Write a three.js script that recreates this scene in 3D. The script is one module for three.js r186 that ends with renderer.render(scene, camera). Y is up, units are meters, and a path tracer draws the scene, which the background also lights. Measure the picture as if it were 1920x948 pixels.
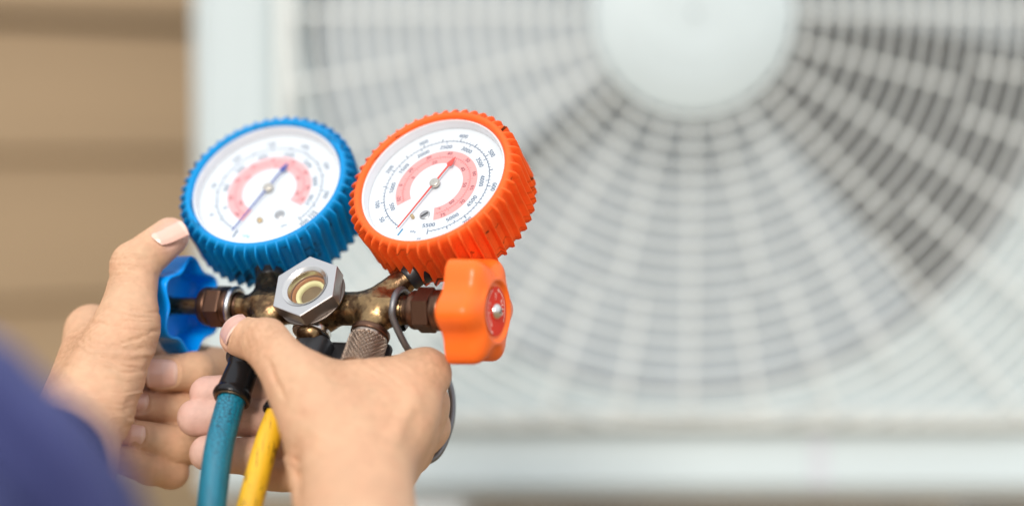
import * as THREE from 'three';
import { mergeGeometries } from 'three/addons/utils/BufferGeometryUtils.js';
import { RoundedBoxGeometry } from 'three/addons/geometries/RoundedBoxGeometry.js';

// ------------------------------------------------------------------ camera, sky, sun, exposure
const scene = new THREE.Scene();
const camera = new THREE.PerspectiveCamera(19.45, 1024 / 505, 0.02, 60);
camera.position.set(0, 0.36, 0.65);
camera.rotation.set(THREE.MathUtils.degToRad(-3.8), 0, 0);
camera.updateMatrixWorld(true);
camera.focus = 0.642;
camera.userData.fStop = 1.7;

const SKY_W = 256, SKY_H = 128, skyData = new Float32Array(SKY_W * SKY_H * 4);
for (let j = 0; j < SKY_H; j++) for (let i = 0; i < SKY_W; i++) {         // an even overcast, brighter overhead
  const el = ((j + 0.5) / SKY_H - 0.5) * Math.PI, up = Math.max(0, Math.sin(el)), k = 0.72 + 0.28 * up, o = (j * SKY_W + i) * 4;
  skyData[o] = 0.94 * k; skyData[o + 1] = 0.985 * k; skyData[o + 2] = 1.05 * k; skyData[o + 3] = 1;
}
const sky = new THREE.DataTexture(skyData, SKY_W, SKY_H, THREE.RGBAFormat, THREE.FloatType);
sky.mapping = THREE.EquirectangularReflectionMapping; sky.magFilter = THREE.LinearFilter; sky.needsUpdate = true;
scene.background = sky; scene.environment = sky;

const sun = new THREE.DirectionalLight(0xfff4e8, 2.1);
sun.position.set(-0.5, 1.75, 2.6); sun.target.position.set(0, 0.3, 0);
sun.castShadow = true; sun.shadow.radius = 28; sun.shadow.mapSize.set(2048, 2048);
Object.assign(sun.shadow.camera, { left: -1.5, right: 1.5, top: 1.5, bottom: -1.5, near: 0.5, far: 8 });
scene.add(sun, sun.target);

const renderer = new THREE.WebGLRenderer({ antialias: true });
renderer.toneMapping = THREE.LinearToneMapping; renderer.toneMappingExposure = 1.3;
renderer.shadowMap.enabled = true;

// ------------------------------------------------------------------ helpers
const V = (x, y, z) => new THREE.Vector3(x, y, z);
const PX = 0.235, DIST = 650;                                              // mm per photo pixel at the focus plane, mm to it
const camQ = camera.quaternion.clone();
const J = (px, py, z = 0) => { const k = (DIST - z) / DIST * PX; return V((px - 960) * k, (474 - py) * k, z); };  // mm, axes of the lens
const W = (v) => V(v.x, v.y, v.z - DIST).multiplyScalar(0.001).applyQuaternion(camQ).add(camera.position);
const clamp = (x, a = 0, b = 1) => Math.min(b, Math.max(a, x));
const sstep = (a, b, x) => { const t = clamp((x - a) / (b - a)); return t * t * (3 - 2 * t); };
const lerp = (a, b, t) => a + (b - a) * t;
function rng(seed) { let s = seed >>> 0; return () => { s = (s + 0x6D2B79F5) >>> 0; let t = s; t = Math.imul(t ^ (t >>> 15), t | 1); t ^= t + Math.imul(t ^ (t >>> 7), t | 61); return ((t ^ (t >>> 14)) >>> 0) / 4294967296; }; }
const hash3 = (x, y, z) => { let h = Math.imul(x, 374761393) ^ Math.imul(y, 668265263) ^ Math.imul(z, 2147483647 ^ 0x5bd1e995); h = Math.imul(h ^ (h >>> 13), 1274126177); return ((h ^ (h >>> 16)) >>> 0) / 4294967296; };
function noise(x, y, z) {                                                   // value noise, 0..1
  const ix = Math.floor(x), iy = Math.floor(y), iz = Math.floor(z); let u = x - ix, v = y - iy, w = z - iz;
  u = u * u * (3 - 2 * u); v = v * v * (3 - 2 * v); w = w * w * (3 - 2 * w);
  const a = lerp(lerp(hash3(ix, iy, iz), hash3(ix + 1, iy, iz), u), lerp(hash3(ix, iy + 1, iz), hash3(ix + 1, iy + 1, iz), u), v);
  const b = lerp(lerp(hash3(ix, iy, iz + 1), hash3(ix + 1, iy, iz + 1), u), lerp(hash3(ix, iy + 1, iz + 1), hash3(ix + 1, iy + 1, iz + 1), u), v);
  return lerp(a, b, w);
}
const fbm = (x, y, z) => 0.55 * noise(x, y, z) + 0.3 * noise(x * 2.1 + 7, y * 2.1, z * 2.1) + 0.15 * noise(x * 4.3, y * 4.3 + 3, z * 4.3);

const taken = {};
const numbered = (n) => { const k = taken[n] = (taken[n] ?? -1) + 1; return k ? n + '_' + String(k).padStart(3, '0') : n; };
function thing(name, label, category, position, quaternion, group) {
  const o = new THREE.Group(); o.name = numbered(name); o.position.copy(position); if (quaternion) o.quaternion.copy(quaternion);
  o.userData = { label, category }; if (group) o.userData.group = group;
  scene.add(o); return o;
}
function part(name, geo, mat, parent, label) {
  const m = new THREE.Mesh(geo, mat); m.name = name; m.castShadow = m.receiveShadow = true;
  if (label) m.userData.label = label;
  parent.add(m); return m;
}
const mm = (g) => g.scale(0.001, 0.001, 0.001);                             // geometry drawn in millimetres
const frame = (x, y, z) => new THREE.Quaternion().setFromRotationMatrix(new THREE.Matrix4().makeBasis(x, y, z));

function dataTex(w, h, f, srgb, rx = 1, ry = 1) {
  const d = new Uint8Array(w * h * 4);
  for (let y = 0; y < h; y++) for (let x = 0; x < w; x++) { const c = f(x / w, y / h), o = (y * w + x) * 4; for (let k = 0; k < 3; k++) d[o + k] = clamp(Array.isArray(c) ? c[k] : c) * 255; d[o + 3] = 255; }
  const t = new THREE.DataTexture(d, w, h, THREE.RGBAFormat); t.wrapS = t.wrapT = THREE.RepeatWrapping; t.magFilter = THREE.LinearFilter; t.minFilter = THREE.LinearMipmapLinearFilter;
  if (srgb) t.colorSpace = THREE.SRGBColorSpace; t.repeat.set(rx, ry); t.needsUpdate = true; return t;
}
// noise that tiles: a torus walk
const tile = (u, v, n, s) => { const a = u * 2 * Math.PI, b = v * 2 * Math.PI, r = n / 6.283; return fbm(Math.cos(a) * r + s, Math.sin(a) * r + Math.cos(b) * r * 1.3 + s, Math.sin(b) * r - s); };
const std = (o) => new THREE.MeshStandardMaterial(o), phys = (o) => new THREE.MeshPhysicalMaterial(o);
const lin = (r, g, b) => new THREE.Color().setRGB(r, g, b);

// A closed sheet of rows of points: rows[i][j] = [x, y, z]; wraps in j
function sheet(rows, wrap = true) {
  const R = rows.length, C = rows[0].length, pos = [], uv = [], idx = [], cols = wrap ? C + 1 : C;
  for (let i = 0; i < R; i++) for (let j = 0; j < cols; j++) { pos.push(...rows[i][j % C]); uv.push(j / (cols - 1), i / (R - 1)); }
  for (let i = 0; i < R - 1; i++) for (let j = 0; j < cols - 1; j++) { const a = i * cols + j, b = a + 1, c = a + cols, d = c + 1; idx.push(a, c, b, b, c, d); }
  const g = new THREE.BufferGeometry(); g.setAttribute('position', new THREE.Float32BufferAttribute(pos, 3)); g.setAttribute('uv', new THREE.Float32BufferAttribute(uv, 2)); g.setIndex(idx); g.computeVertexNormals();
  if (wrap) { const n = g.attributes.normal; for (let i = 0; i < R; i++) { const a = i * cols, b = a + cols - 1, v = V(n.getX(a) + n.getX(b), n.getY(a) + n.getY(b), n.getZ(a) + n.getZ(b)).normalize(); n.setXYZ(a, v.x, v.y, v.z); n.setXYZ(b, v.x, v.y, v.z); } }
  return g;
}
// lathe about z from [r, z] pairs
function latheZ(pts, seg = 64) { const g = new THREE.LatheGeometry(pts.map(([r, z]) => new THREE.Vector2(Math.max(r, 0.0001), z)), seg); g.rotateX(Math.PI / 2); return g; }
// crisp corners for a lathe: every corner is entered as two close points
function crisp(pts, e = 0.12) { const o = []; pts.forEach((p, i) => { const q = pts[i - 1], n = pts[i + 1], to = (t) => { const l = Math.hypot(t[0] - p[0], t[1] - p[1]) || 1, k = Math.min(e, l * 0.3) / l; return [p[0] + (t[0] - p[0]) * k, p[1] + (t[1] - p[1]) * k]; }; if (q) o.push(to(q)); if (n) o.push(to(n)); }); return o; }

// ------------------------------------------------------------------ distance fields and their skin
const capsule = (a, b, ra, rb) => ({ a, d: V().subVectors(b, a), l: a.distanceToSquared(b) || 1e-9, ra, rb: rb ?? ra });
function capDist(c, x, y, z) {
  const px = x - c.a.x, py = y - c.a.y, pz = z - c.a.z, t = clamp((px * c.d.x + py * c.d.y + pz * c.d.z) / c.l);
  const qx = px - c.d.x * t, qy = py - c.d.y * t, qz = pz - c.d.z * t; return Math.sqrt(qx * qx + qy * qy + qz * qz) - (c.ra + (c.rb - c.ra) * t);
}
const smin = (a, b, k) => { const h = Math.max(k - Math.abs(a - b), 0) / k; return Math.min(a, b) - h * h * k * 0.25; };
const smax = (a, b, k) => -smin(-a, -b, k);
function skin(f, lo, hi, cell) {                                            // surface nets over blocks near the surface
  const N = [0, 1, 2].map((k) => Math.ceil((hi[k] - lo[k]) / cell) + 1), [nx, ny, nz] = N, val = new Float32Array(nx * ny * nz).fill(1e3), B = 8;
  for (let bz = 0; bz < nz; bz += B) for (let by = 0; by < ny; by += B) for (let bx = 0; bx < nx; bx += B) {
    const c = f(lo[0] + (bx + B / 2) * cell, lo[1] + (by + B / 2) * cell, lo[2] + (bz + B / 2) * cell);
    const far = Math.abs(c) > B * cell * 1.15 + 3;
    for (let z = bz; z < Math.min(nz, bz + B); z++) for (let y = by; y < Math.min(ny, by + B); y++) for (let x = bx; x < Math.min(nx, bx + B); x++) val[(z * ny + y) * nx + x] = far ? c : f(lo[0] + x * cell, lo[1] + y * cell, lo[2] + z * cell);
  }
  const at = new Int32Array(nx * ny * nz).fill(-1), pos = [], idx = [], off = [0, 1, nx, nx + 1, nx * ny, nx * ny + 1, nx * ny + nx, nx * ny + nx + 1];
  const E = [[0, 1], [2, 3], [4, 5], [6, 7], [0, 2], [1, 3], [4, 6], [5, 7], [0, 4], [1, 5], [2, 6], [3, 7]];
  for (let z = 0; z < nz - 1; z++) for (let y = 0; y < ny - 1; y++) for (let x = 0; x < nx - 1; x++) {
    const o = (z * ny + y) * nx + x; let m = 0; for (let k = 0; k < 8; k++) if (val[o + off[k]] < 0) m |= 1 << k;
    if (m === 0 || m === 255) continue;
    let sx = 0, sy = 0, sz = 0, n = 0;
    for (const [a, b] of E) { if (((m >> a) & 1) === ((m >> b) & 1)) continue; const va = val[o + off[a]], vb = val[o + off[b]], t = va / (va - vb); sx += lerp(a & 1, b & 1, t); sy += lerp((a >> 1) & 1, (b >> 1) & 1, t); sz += lerp(a >> 2, b >> 2, t); n++; }
    at[o] = pos.length / 3; pos.push(lo[0] + (x + sx / n) * cell, lo[1] + (y + sy / n) * cell, lo[2] + (z + sz / n) * cell);
  }
  const quad = (a, b, c, d, flip) => { if (a < 0 || b < 0 || c < 0 || d < 0) return; if (flip) idx.push(a, c, b, a, d, c); else idx.push(a, b, c, a, c, d); };
  for (let z = 1; z < nz - 1; z++) for (let y = 1; y < ny - 1; y++) for (let x = 1; x < nx - 1; x++) {
    const o = (z * ny + y) * nx + x, s = val[o] < 0;
    if (s !== val[o + 1] < 0) quad(at[o - nx - nx * ny], at[o - nx * ny], at[o], at[o - nx], !s);
    if (s !== val[o + nx] < 0) quad(at[o - 1 - nx * ny], at[o - 1], at[o], at[o - nx * ny], !s);
    if (s !== val[o + nx * ny] < 0) quad(at[o - 1 - nx], at[o - nx], at[o], at[o - 1], !s);
  }
  const g = new THREE.BufferGeometry(); g.setAttribute('position', new THREE.Float32BufferAttribute(pos, 3)); g.setIndex(idx); g.computeVertexNormals(); return g;
}
// push each vertex along its normal by h(x, y, z, normal), then new normals
function relief(g, h) {
  const p = g.attributes.position, n = g.attributes.normal;
  for (let i = 0; i < p.count; i++) { const d = h(p.getX(i), p.getY(i), p.getZ(i), n.getX(i), n.getY(i), n.getZ(i)); p.setXYZ(i, p.getX(i) + n.getX(i) * d, p.getY(i) + n.getY(i) * d, p.getZ(i) + n.getZ(i) * d); }
  g.computeVertexNormals(); return g;
}
function tint(g, f) { const p = g.attributes.position, n = g.attributes.normal, c = new Float32Array(p.count * 3); for (let i = 0; i < p.count; i++) c.set(f(p.getX(i), p.getY(i), p.getZ(i), n.getX(i), n.getY(i), n.getZ(i)), i * 3); g.setAttribute('color', new THREE.BufferAttribute(c, 3)); return g; }
// uv from the object's own axes, by the axis a face looks along; s = size of one repeat
function boxUV(g, s) {
  const p = g.attributes.position.array, n = g.attributes.normal.array, c = g.attributes.color?.array, I = g.index.array, map = new Map(), P = [], N = [], C = [], U = [], idx = [];
  for (let t = 0; t < I.length; t += 3) {
    let ax = [0, 0, 0]; for (let k = 0; k < 3; k++) for (let q = 0; q < 3; q++) ax[q] += n[I[t + k] * 3 + q];
    ax = ax.map(Math.abs); const A = ax[0] > ax[1] && ax[0] > ax[2] ? 0 : ax[1] > ax[2] ? 1 : 2, a = (A + 1) % 3, b = (A + 2) % 3;
    for (let k = 0; k < 3; k++) { const v = I[t + k], key = v * 3 + A; let id = map.get(key); if (id === undefined) { id = P.length / 3; map.set(key, id); for (let q = 0; q < 3; q++) { P.push(p[v * 3 + q]); N.push(n[v * 3 + q]); if (c) C.push(c[v * 3 + q]); } U.push(p[v * 3 + a] / s, p[v * 3 + b] / s); } idx.push(id); }
  }
  const o = new THREE.BufferGeometry(); o.setAttribute('position', new THREE.Float32BufferAttribute(P, 3)); o.setAttribute('normal', new THREE.Float32BufferAttribute(N, 3)); if (c) o.setAttribute('color', new THREE.Float32BufferAttribute(C, 3)); o.setAttribute('uv', new THREE.Float32BufferAttribute(U, 2)); o.setIndex(idx); return o;
}

// ------------------------------------------------------------------ the setting: ground and siding wall
const gravel = dataTex(512, 512, (u, v) => { const a = tile(u, v, 60, 3), b = tile(u, v, 9, 11); const k = 0.5 + 0.55 * (a - 0.5) + 0.5 * (b - 0.5); return [0.56 * k + 0.28, 0.5 * k + 0.235, 0.38 * k + 0.18]; }, true, 60, 60);
const ground = new THREE.Mesh(new THREE.PlaneGeometry(80, 80).rotateX(-Math.PI / 2), std({ map: gravel, roughness: 0.95, bumpMap: gravel, bumpScale: 0.004 }));
ground.name = 'ground'; ground.receiveShadow = true; ground.userData = { kind: 'structure', label: 'tan sandy ground under the white outdoor unit' }; scene.add(ground);

const wallTex = dataTex(512, 256, (u, v) => { const a = tile(u, v, 5, 21), b = tile(u, v * 6, 40, 5); const k = 0.92 + 0.12 * (a - 0.5) + 0.1 * (b - 0.5); return [0.66 * k, 0.57 * k, 0.45 * k]; }, true, 1, 1);
const wallMat = std({ map: wallTex, roughness: 0.75, bumpMap: wallTex, bumpScale: 0.0006 });
{
  const yaw = THREE.MathUtils.degToRad(25), pivot = W(J(355, 474, -1000)), wall = thing('siding_wall', 'tan lapped siding wall of wide horizontal boards left of the white outdoor unit', 'wall', V(pivot.x, 0, pivot.z), new THREE.Quaternion().setFromAxisAngle(V(0, 1, 0), yaw));
  const edge = (py) => { const d = W(J(180, py, -1000)).sub(camera.position), p = V(Math.sin(yaw), 0, Math.cos(yaw)), t = V(pivot.x, 0, pivot.z).sub(camera.position).dot(p) / d.dot(p); return camera.position.y + d.y * t; };
  const y1 = edge(560), y2 = edge(290), y3 = edge(80), step = y2 - y1, rows = [[y1 - step * 2, y1 - step], [y1 - step, y1], [y1, y2], [y2, y3 - 0.004], [y3 + 0.026, y3 + 0.026 + step], [y3 + 0.026 + step, y3 + 0.026 + step * 2], [y3 + 0.026 + step * 2, y3 + 0.026 + step * 3]];
  for (const [a, b] of rows) {
    const h = b - a + 0.02, g = new RoundedBoxGeometry(2.6, h, 0.016, 2, 0.003); const p = part('siding_board', g, wallMat, wall); p.position.set(-1.0, a + h / 2, 0); p.rotation.x = -0.085;
  }
  const back = part('sheathing', new THREE.BoxGeometry(2.6, 1.4, 0.03), std({ color: lin(0.05, 0.035, 0.025), roughness: 0.9 }), wall); back.position.set(-1.0, 0.6, -0.045);
}

// ------------------------------------------------------------------ the air conditioner's outdoor unit
const AC_Z = -450, acS = (DIST - AC_Z) / DIST * PX * 0.001;                  // metres per photo pixel at the grille
const dust = dataTex(256, 256, (u, v) => { const a = tile(u, v, 6, 31), b = tile(u, v, 40, 2); const k = 0.95 + 0.05 * (a - 0.5) + 0.05 * (b - 0.5); return [0.775 * k, 0.83 * k, 0.845 * k]; }, true, 2, 2);
const whitePaint = std({ map: dust, roughness: 0.45 });
const wireMat = std({ color: lin(0.7, 0.745, 0.735), roughness: 0.45 });
{
  const c = W(J(1295, 31, AC_Z)), unit = thing('outdoor_unit', 'white air conditioner outdoor unit with round fan grille behind the gauges', 'air conditioner', V(c.x, 0, c.z), new THREE.Quaternion().setFromAxisAngle(V(0, 1, 0), THREE.MathUtils.degToRad(0)));
  const cy = c.y, L = -935 * acS, Rr = 1250 * acS, bot = -(938 - 31) * acS, top = 0.42, lip = -(826 - 31) * acS, RO = 742 * acS, G = 0.018;
  // front panel with its round opening, set back behind the grille guard
  const sh = new THREE.Shape(); sh.moveTo(L, bot); sh.lineTo(Rr, bot); sh.lineTo(Rr, top); sh.lineTo(L, top); sh.closePath();
  const hole = new THREE.Path(); hole.absarc(0, 0, RO, 0, Math.PI * 2, true); sh.holes.push(hole);
  const panel = part('front_panel', new THREE.ExtrudeGeometry(sh, { depth: 0.01, bevelEnabled: true, bevelSize: 0.004, bevelThickness: 0.004, bevelSegments: 3, curveSegments: 96 }), whitePaint, unit); panel.position.set(0, cy, -0.03);
  // raised edges of the panel: a bead up the left side and the broad lip along the bottom
  const post = part('corner_post', new RoundedBoxGeometry(0.062, top - bot, 0.036, 4, 0.012), whitePaint, unit); post.position.set(L + 0.031, cy + (top + bot) / 2, -0.026);
  const lipG = part('bottom_lip', new RoundedBoxGeometry(Rr - L - 0.004, lip - bot, 0.03, 4, 0.004), whitePaint, unit); lipG.position.set((L + Rr) / 2, cy + (lip + bot) / 2, -0.028); lipG.rotation.x = -0.22;
  const seam = part('seam_strip', new RoundedBoxGeometry(0.012, lip - bot - 0.006, 0.004, 2, 0.0015), std({ color: lin(0.5, 0.53, 0.58), roughness: 0.5 }), unit); seam.position.set((1556 - 1295) * acS, cy + (lip + bot) / 2, -0.0125); seam.rotation.x = -0.22;
  // the closed casing behind
  const D = 0.26, caseM = std({ color: lin(0.7, 0.72, 0.71), roughness: 0.5 });
  for (const [n, w, h, d, x, y, z] of [['side_panel', 0.006, top - bot, D, L + 0.003, (top + bot) / 2, -0.031 - D / 2], ['side_panel', 0.006, top - bot, D, Rr - 0.003, (top + bot) / 2, -0.031 - D / 2], ['top_panel', Rr - L, 0.006, D + 0.04, (L + Rr) / 2, top + 0.003, -0.011 - D / 2], ['base_pan', Rr - L, 0.012, D, (L + Rr) / 2, bot - 0.007, -0.031 - D / 2]]) part(n, new RoundedBoxGeometry(w, h, d, 2, 0.002), caseM, unit).position.set(x, cy + y, z);
  // heat exchanger fins at the back of the casing
  const coilM = std({ color: lin(0.035, 0.038, 0.038), roughness: 0.7, metalness: 0.2 });
  part('coil_back', new THREE.BoxGeometry(Rr - L - 0.02, top - bot - 0.02, 0.012), coilM, unit).position.set((L + Rr) / 2, cy + (top + bot) / 2, -0.03 - D + 0.012);
  const fins = []; for (let x = L + 0.02; x < Rr - 0.02; x += 0.0055) { const g = new THREE.BoxGeometry(0.0012, top - bot - 0.03, 0.02); g.translate(x, 0, 0); fins.push(g); }
  const fin = part('coil_fins', mergeGeometries(fins), std({ color: lin(0.12, 0.125, 0.13), roughness: 0.5, metalness: 0.3 }), unit); fin.position.set(0, cy + (top + bot) / 2, -0.03 - D + 0.03); fin.userData.kind = 'stuff';
  for (const x of [-0.2, 0.32]) { const g = new RoundedBoxGeometry(0.06, Math.max(0.03, cy + bot - 0.012), D + 0.02, 2, 0.004); part('support_foot', g, caseM, unit).position.set(x, (cy + bot - 0.014) / 2, -0.03 - D / 2); }
  // shroud ring round the fan
  const shroud = part('fan_shroud', new THREE.LatheGeometry([[RO + 0.004, 0], [RO, -0.002], [RO - 0.001, -0.05], [RO + 0.004, -0.06]].map(([r, z]) => new THREE.Vector2(r, z)), 96).rotateX(Math.PI / 2), std({ color: lin(0.6, 0.62, 0.62), roughness: 0.5, side: THREE.DoubleSide }), unit); shroud.position.set(0, cy, -0.032);
  // fan: hub and three broad blades
  const bladeM = std({ color: lin(0.36, 0.415, 0.455), roughness: 0.5, side: THREE.DoubleSide });
  const fz = -0.085;
  for (const a0 of [186, 281, 36]) {
    const rows = []; for (let i = 0; i <= 16; i++) { const r = lerp(0.055, RO - 0.003, i / 16), row = []; for (let j = 0; j <= 20; j++) { const t = j / 20, span = lerp(0.86, 0.9, i / 16), lead = 0.1 * (i / 16) ** 1.5, a = (t - 0.5) * 2 * span + lead, ang = THREE.MathUtils.degToRad(90 - a0) - a; row.push([Math.cos(ang) * r, Math.sin(ang) * r, fz + (t - 0.5) * -0.07 + 0.012 * Math.sin(t * Math.PI)]); } rows.push(row); }
    const back = rows.map((r) => r.map(([x, y, z]) => [x, y, z - 0.003]).reverse());
    part('fan_blade', mergeGeometries([sheet(rows, false), sheet(back, false)]), bladeM, unit).position.set(0, cy, 0);
  }
  part('fan_hub', latheZ(crisp([[0, 0.03], [0.05, 0.028], [0.058, 0.02], [0.06, -0.03], [0, -0.03]], 0.003), 48), bladeM, unit).position.set(0, cy, fz);
  part('fan_motor', latheZ(crisp([[0, 0], [0.05, 0], [0.05, -0.07], [0, -0.07]], 0.003), 40), std({ color: lin(0.1, 0.1, 0.1), roughness: 0.5 }), unit).position.set(0, cy, fz - 0.032);
  // guard: rings, corner arcs, radial ribs, hub disc
  const px = (p) => p * acS, wr = 0.0016, halfG = px(757);
  for (let k = 0; k < 20; k++) { const r = px(194 + 15 + 30.3 * k - 8); if (r > halfG) break; part('grille_ring', new THREE.TorusGeometry(r, wr, 8, 160), wireMat, unit).position.set(0, cy, G - 0.000018 * k * k); }
  for (let k = 19; k < 31; k++) {                                            // arcs that the rounded square guard leaves of the larger rings
    const r = px(194 + 7 + 30.3 * k), a0 = Math.acos(Math.min(1, halfG / r)), a1 = Math.PI / 2 - a0; if (a1 - a0 < 0.06) break;
    for (let q = 0; q < 4; q++) { const g = new THREE.TorusGeometry(r, wr, 8, 24, a1 - a0); g.rotateZ(a0 + q * Math.PI / 2); part('grille_arc', g, wireMat, unit).position.set(0, cy, G - 0.0065); }
  }
  const rib = (a, r0, r1, w) => { const g = new RoundedBoxGeometry(r1 - r0, w, 0.004, 2, 0.0015); g.translate((r0 + r1) / 2, 0, 0); g.rotateZ(a); part('grille_rib', g, wireMat, unit).position.set(0, cy, G - 0.0045); };
  const ribW = 0.0038;
  for (let k = 0; k < 24; k++) rib(k * Math.PI / 12, px(183), px(k % 2 ? 522 : 748), ribW);
  for (let k = 0; k < 36; k++) if (k % 3) { const a = k * Math.PI / 18, far = Math.min(px(1010), halfG / Math.max(Math.abs(Math.cos(a)), Math.abs(Math.sin(a))) - 0.004); rib(a, px(524), far, ribW); }
  part('grille_hub', latheZ(crisp([[0, 0.007], [0.03, 0.0066], [0.052, 0.005], [px(183), 0.0005], [px(188), -0.002], [px(186), -0.006], [0, -0.006]], 0.002), 96), whitePaint, unit).position.set(0, cy, G + 0.002);
  const fr = new THREE.Shape(), rr = 0.05, hs = halfG + 0.006; const sq = (s, h, r) => { s.moveTo(-h + r, -h); s.lineTo(h - r, -h); s.absarc(h - r, -h + r, r, -Math.PI / 2, 0); s.lineTo(h, h - r); s.absarc(h - r, h - r, r, 0, Math.PI / 2); s.lineTo(-h + r, h); s.absarc(-h + r, h - r, r, Math.PI / 2, Math.PI); s.lineTo(-h, -h + r); s.absarc(-h + r, -h + r, r, Math.PI, 1.5 * Math.PI); };
  sq(fr, hs, rr); const frh = new THREE.Path(); sq(frh, hs - 0.007, rr - 0.006); fr.holes.push(frh);
  part('grille_frame', new THREE.ExtrudeGeometry(fr, { depth: 0.016, bevelEnabled: true, bevelSize: 0.0015, bevelThickness: 0.0015, bevelSegments: 2, curveSegments: 12 }), wireMat, unit).position.set(0, cy, -0.014);
}

// ------------------------------------------------------------------ the manifold gauge set
const O = V(-84.4, -24.4, -0.6);                                             // middle of the brass body, mm in the lens axes
const ax = V(0.9205, 0, 0.3902).normalize(), ap = V(0.2498, 0.798, -0.5484); ap.addScaledVector(ax, -ap.dot(ax)).normalize();
const an = V().crossVectors(ax, ap), MQ = frame(ax, ap, an);
const toLens = (x, y, z) => V(x, y, z).applyQuaternion(MQ).add(O);
const set = thing('manifold_gauge_set', 'brass refrigerant manifold with blue and orange gauges held in both hands', 'pressure gauge', W(O), camQ);
const local = (name, geo, mat, parent = set, label) => { const p = part(name, mm(geo), mat, parent, label); p.quaternion.copy(MQ); return p; };

const nickel = std({ color: lin(0.62, 0.6, 0.57), metalness: 1, roughness: 0.27, roughnessMap: dataTex(256, 256, (u, v) => 0.65 + 0.5 * tile(u, v, 14, 5)) });
const brushed = std({ color: lin(0.56, 0.545, 0.53), metalness: 1, roughness: 0.34 });
const steel = std({ color: lin(0.42, 0.43, 0.45), metalness: 1, roughness: 0.32 });
const black = std({ color: lin(0.018, 0.018, 0.02), roughness: 0.32 });
const patina = dataTex(512, 512, (u, v) => { const a = tile(u, v, 10, 8), b = tile(u, v, 34, 4), d = sstep(0.46, 0.66, a * 0.6 + b * 0.4), e = sstep(0.5, 0.62, b); return [lerp(0.62, 0.34, d) - 0.07 * e, lerp(0.485, 0.235, d) - 0.07 * e, lerp(0.315, 0.14, d) - 0.06 * e]; }, true);
const patinaRough = dataTex(256, 256, (u, v) => 0.5 + 0.5 * tile(u, v, 20, 9));
const bronze = std({ map: dataTex(256, 256, (u, v) => { const a = tile(u, v, 12, 14), k = 0.8 + 0.5 * (a - 0.4); return [0.46 * k, 0.345 * k, 0.28 * k]; }, true), metalness: 0.95, roughness: 0.5, roughnessMap: patinaRough, bumpMap: patinaRough, bumpScale: 0.00008 });
const brass = std({ vertexColors: true, metalness: 0.95, roughness: 0.42, roughnessMap: patinaRough, bumpMap: patinaRough, bumpScale: 0.00012 });

// cast body
{
  const c = [[-46, 0, 0, -30, 0, 0, 5.6, 5.8], [-30, 0, 0, 36, 0, 0, 7.4, 7.5], [36, 0, 0, 46, 0, 0, 5.6, 5.6]].map(([a, b, d, e, f, g, r, q]) => capsule(V(a, b, d), V(e, f, g), r, q));
  const stems = [[-27, 0, 0, -32, 15, 0, 7.2, 6.4], [24, 1, 0, 37, 16, 0, 6.6, 5.6], [-25, 0, 0, -25, -13, 0, 7, 6.6], [0, 0, 0, 0, -13, 0, 7, 6.6], [28, 0, 0, 28, -13, 0, 7, 6.6], [0, 0, -2, 0, 0, 5, 10, 11.5]].map(([a, b, d, e, f, g, r, q]) => capsule(V(a, b, d), V(e, f, g), r, q));
  const f = (x, y, z) => { let d = capDist(c[0], x, y, z); for (const q of [c[1], c[2]]) d = smin(d, capDist(q, x, y, z), 3); for (const q of stems) d = smin(d, capDist(q, x, y, z), 3.4); d = smax(d, z - 8.4 - Math.max(0, Math.hypot(x, y) - 13) * 1.2, 0.8); return d - 0.28 * Math.exp(-((y - 0.6) ** 2) / 0.12) * sstep(-2, 2, z); };
  let g = skin(f, [-56, -24, -14], [56, 26, 24], 0.55);
  relief(g, (x, y, z) => (fbm(x * 0.5, y * 0.5, z * 0.5) - 0.5) * 0.35);
  tint(g, (x, y, z) => { const a = fbm(x * 0.16 + 3, y * 0.16, z * 0.16), b = fbm(x * 0.7, y * 0.7, z * 0.7), d = sstep(0.42, 0.62, a * 0.65 + b * 0.35); const s = 0.85 + 0.3 * (b - 0.5); return [lerp(0.36, 0.12, d) * s, lerp(0.235, 0.072, d) * s, lerp(0.115, 0.04, d) * s]; });
  local('manifold_body', boxUV(g, 20), brass);
}
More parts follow.
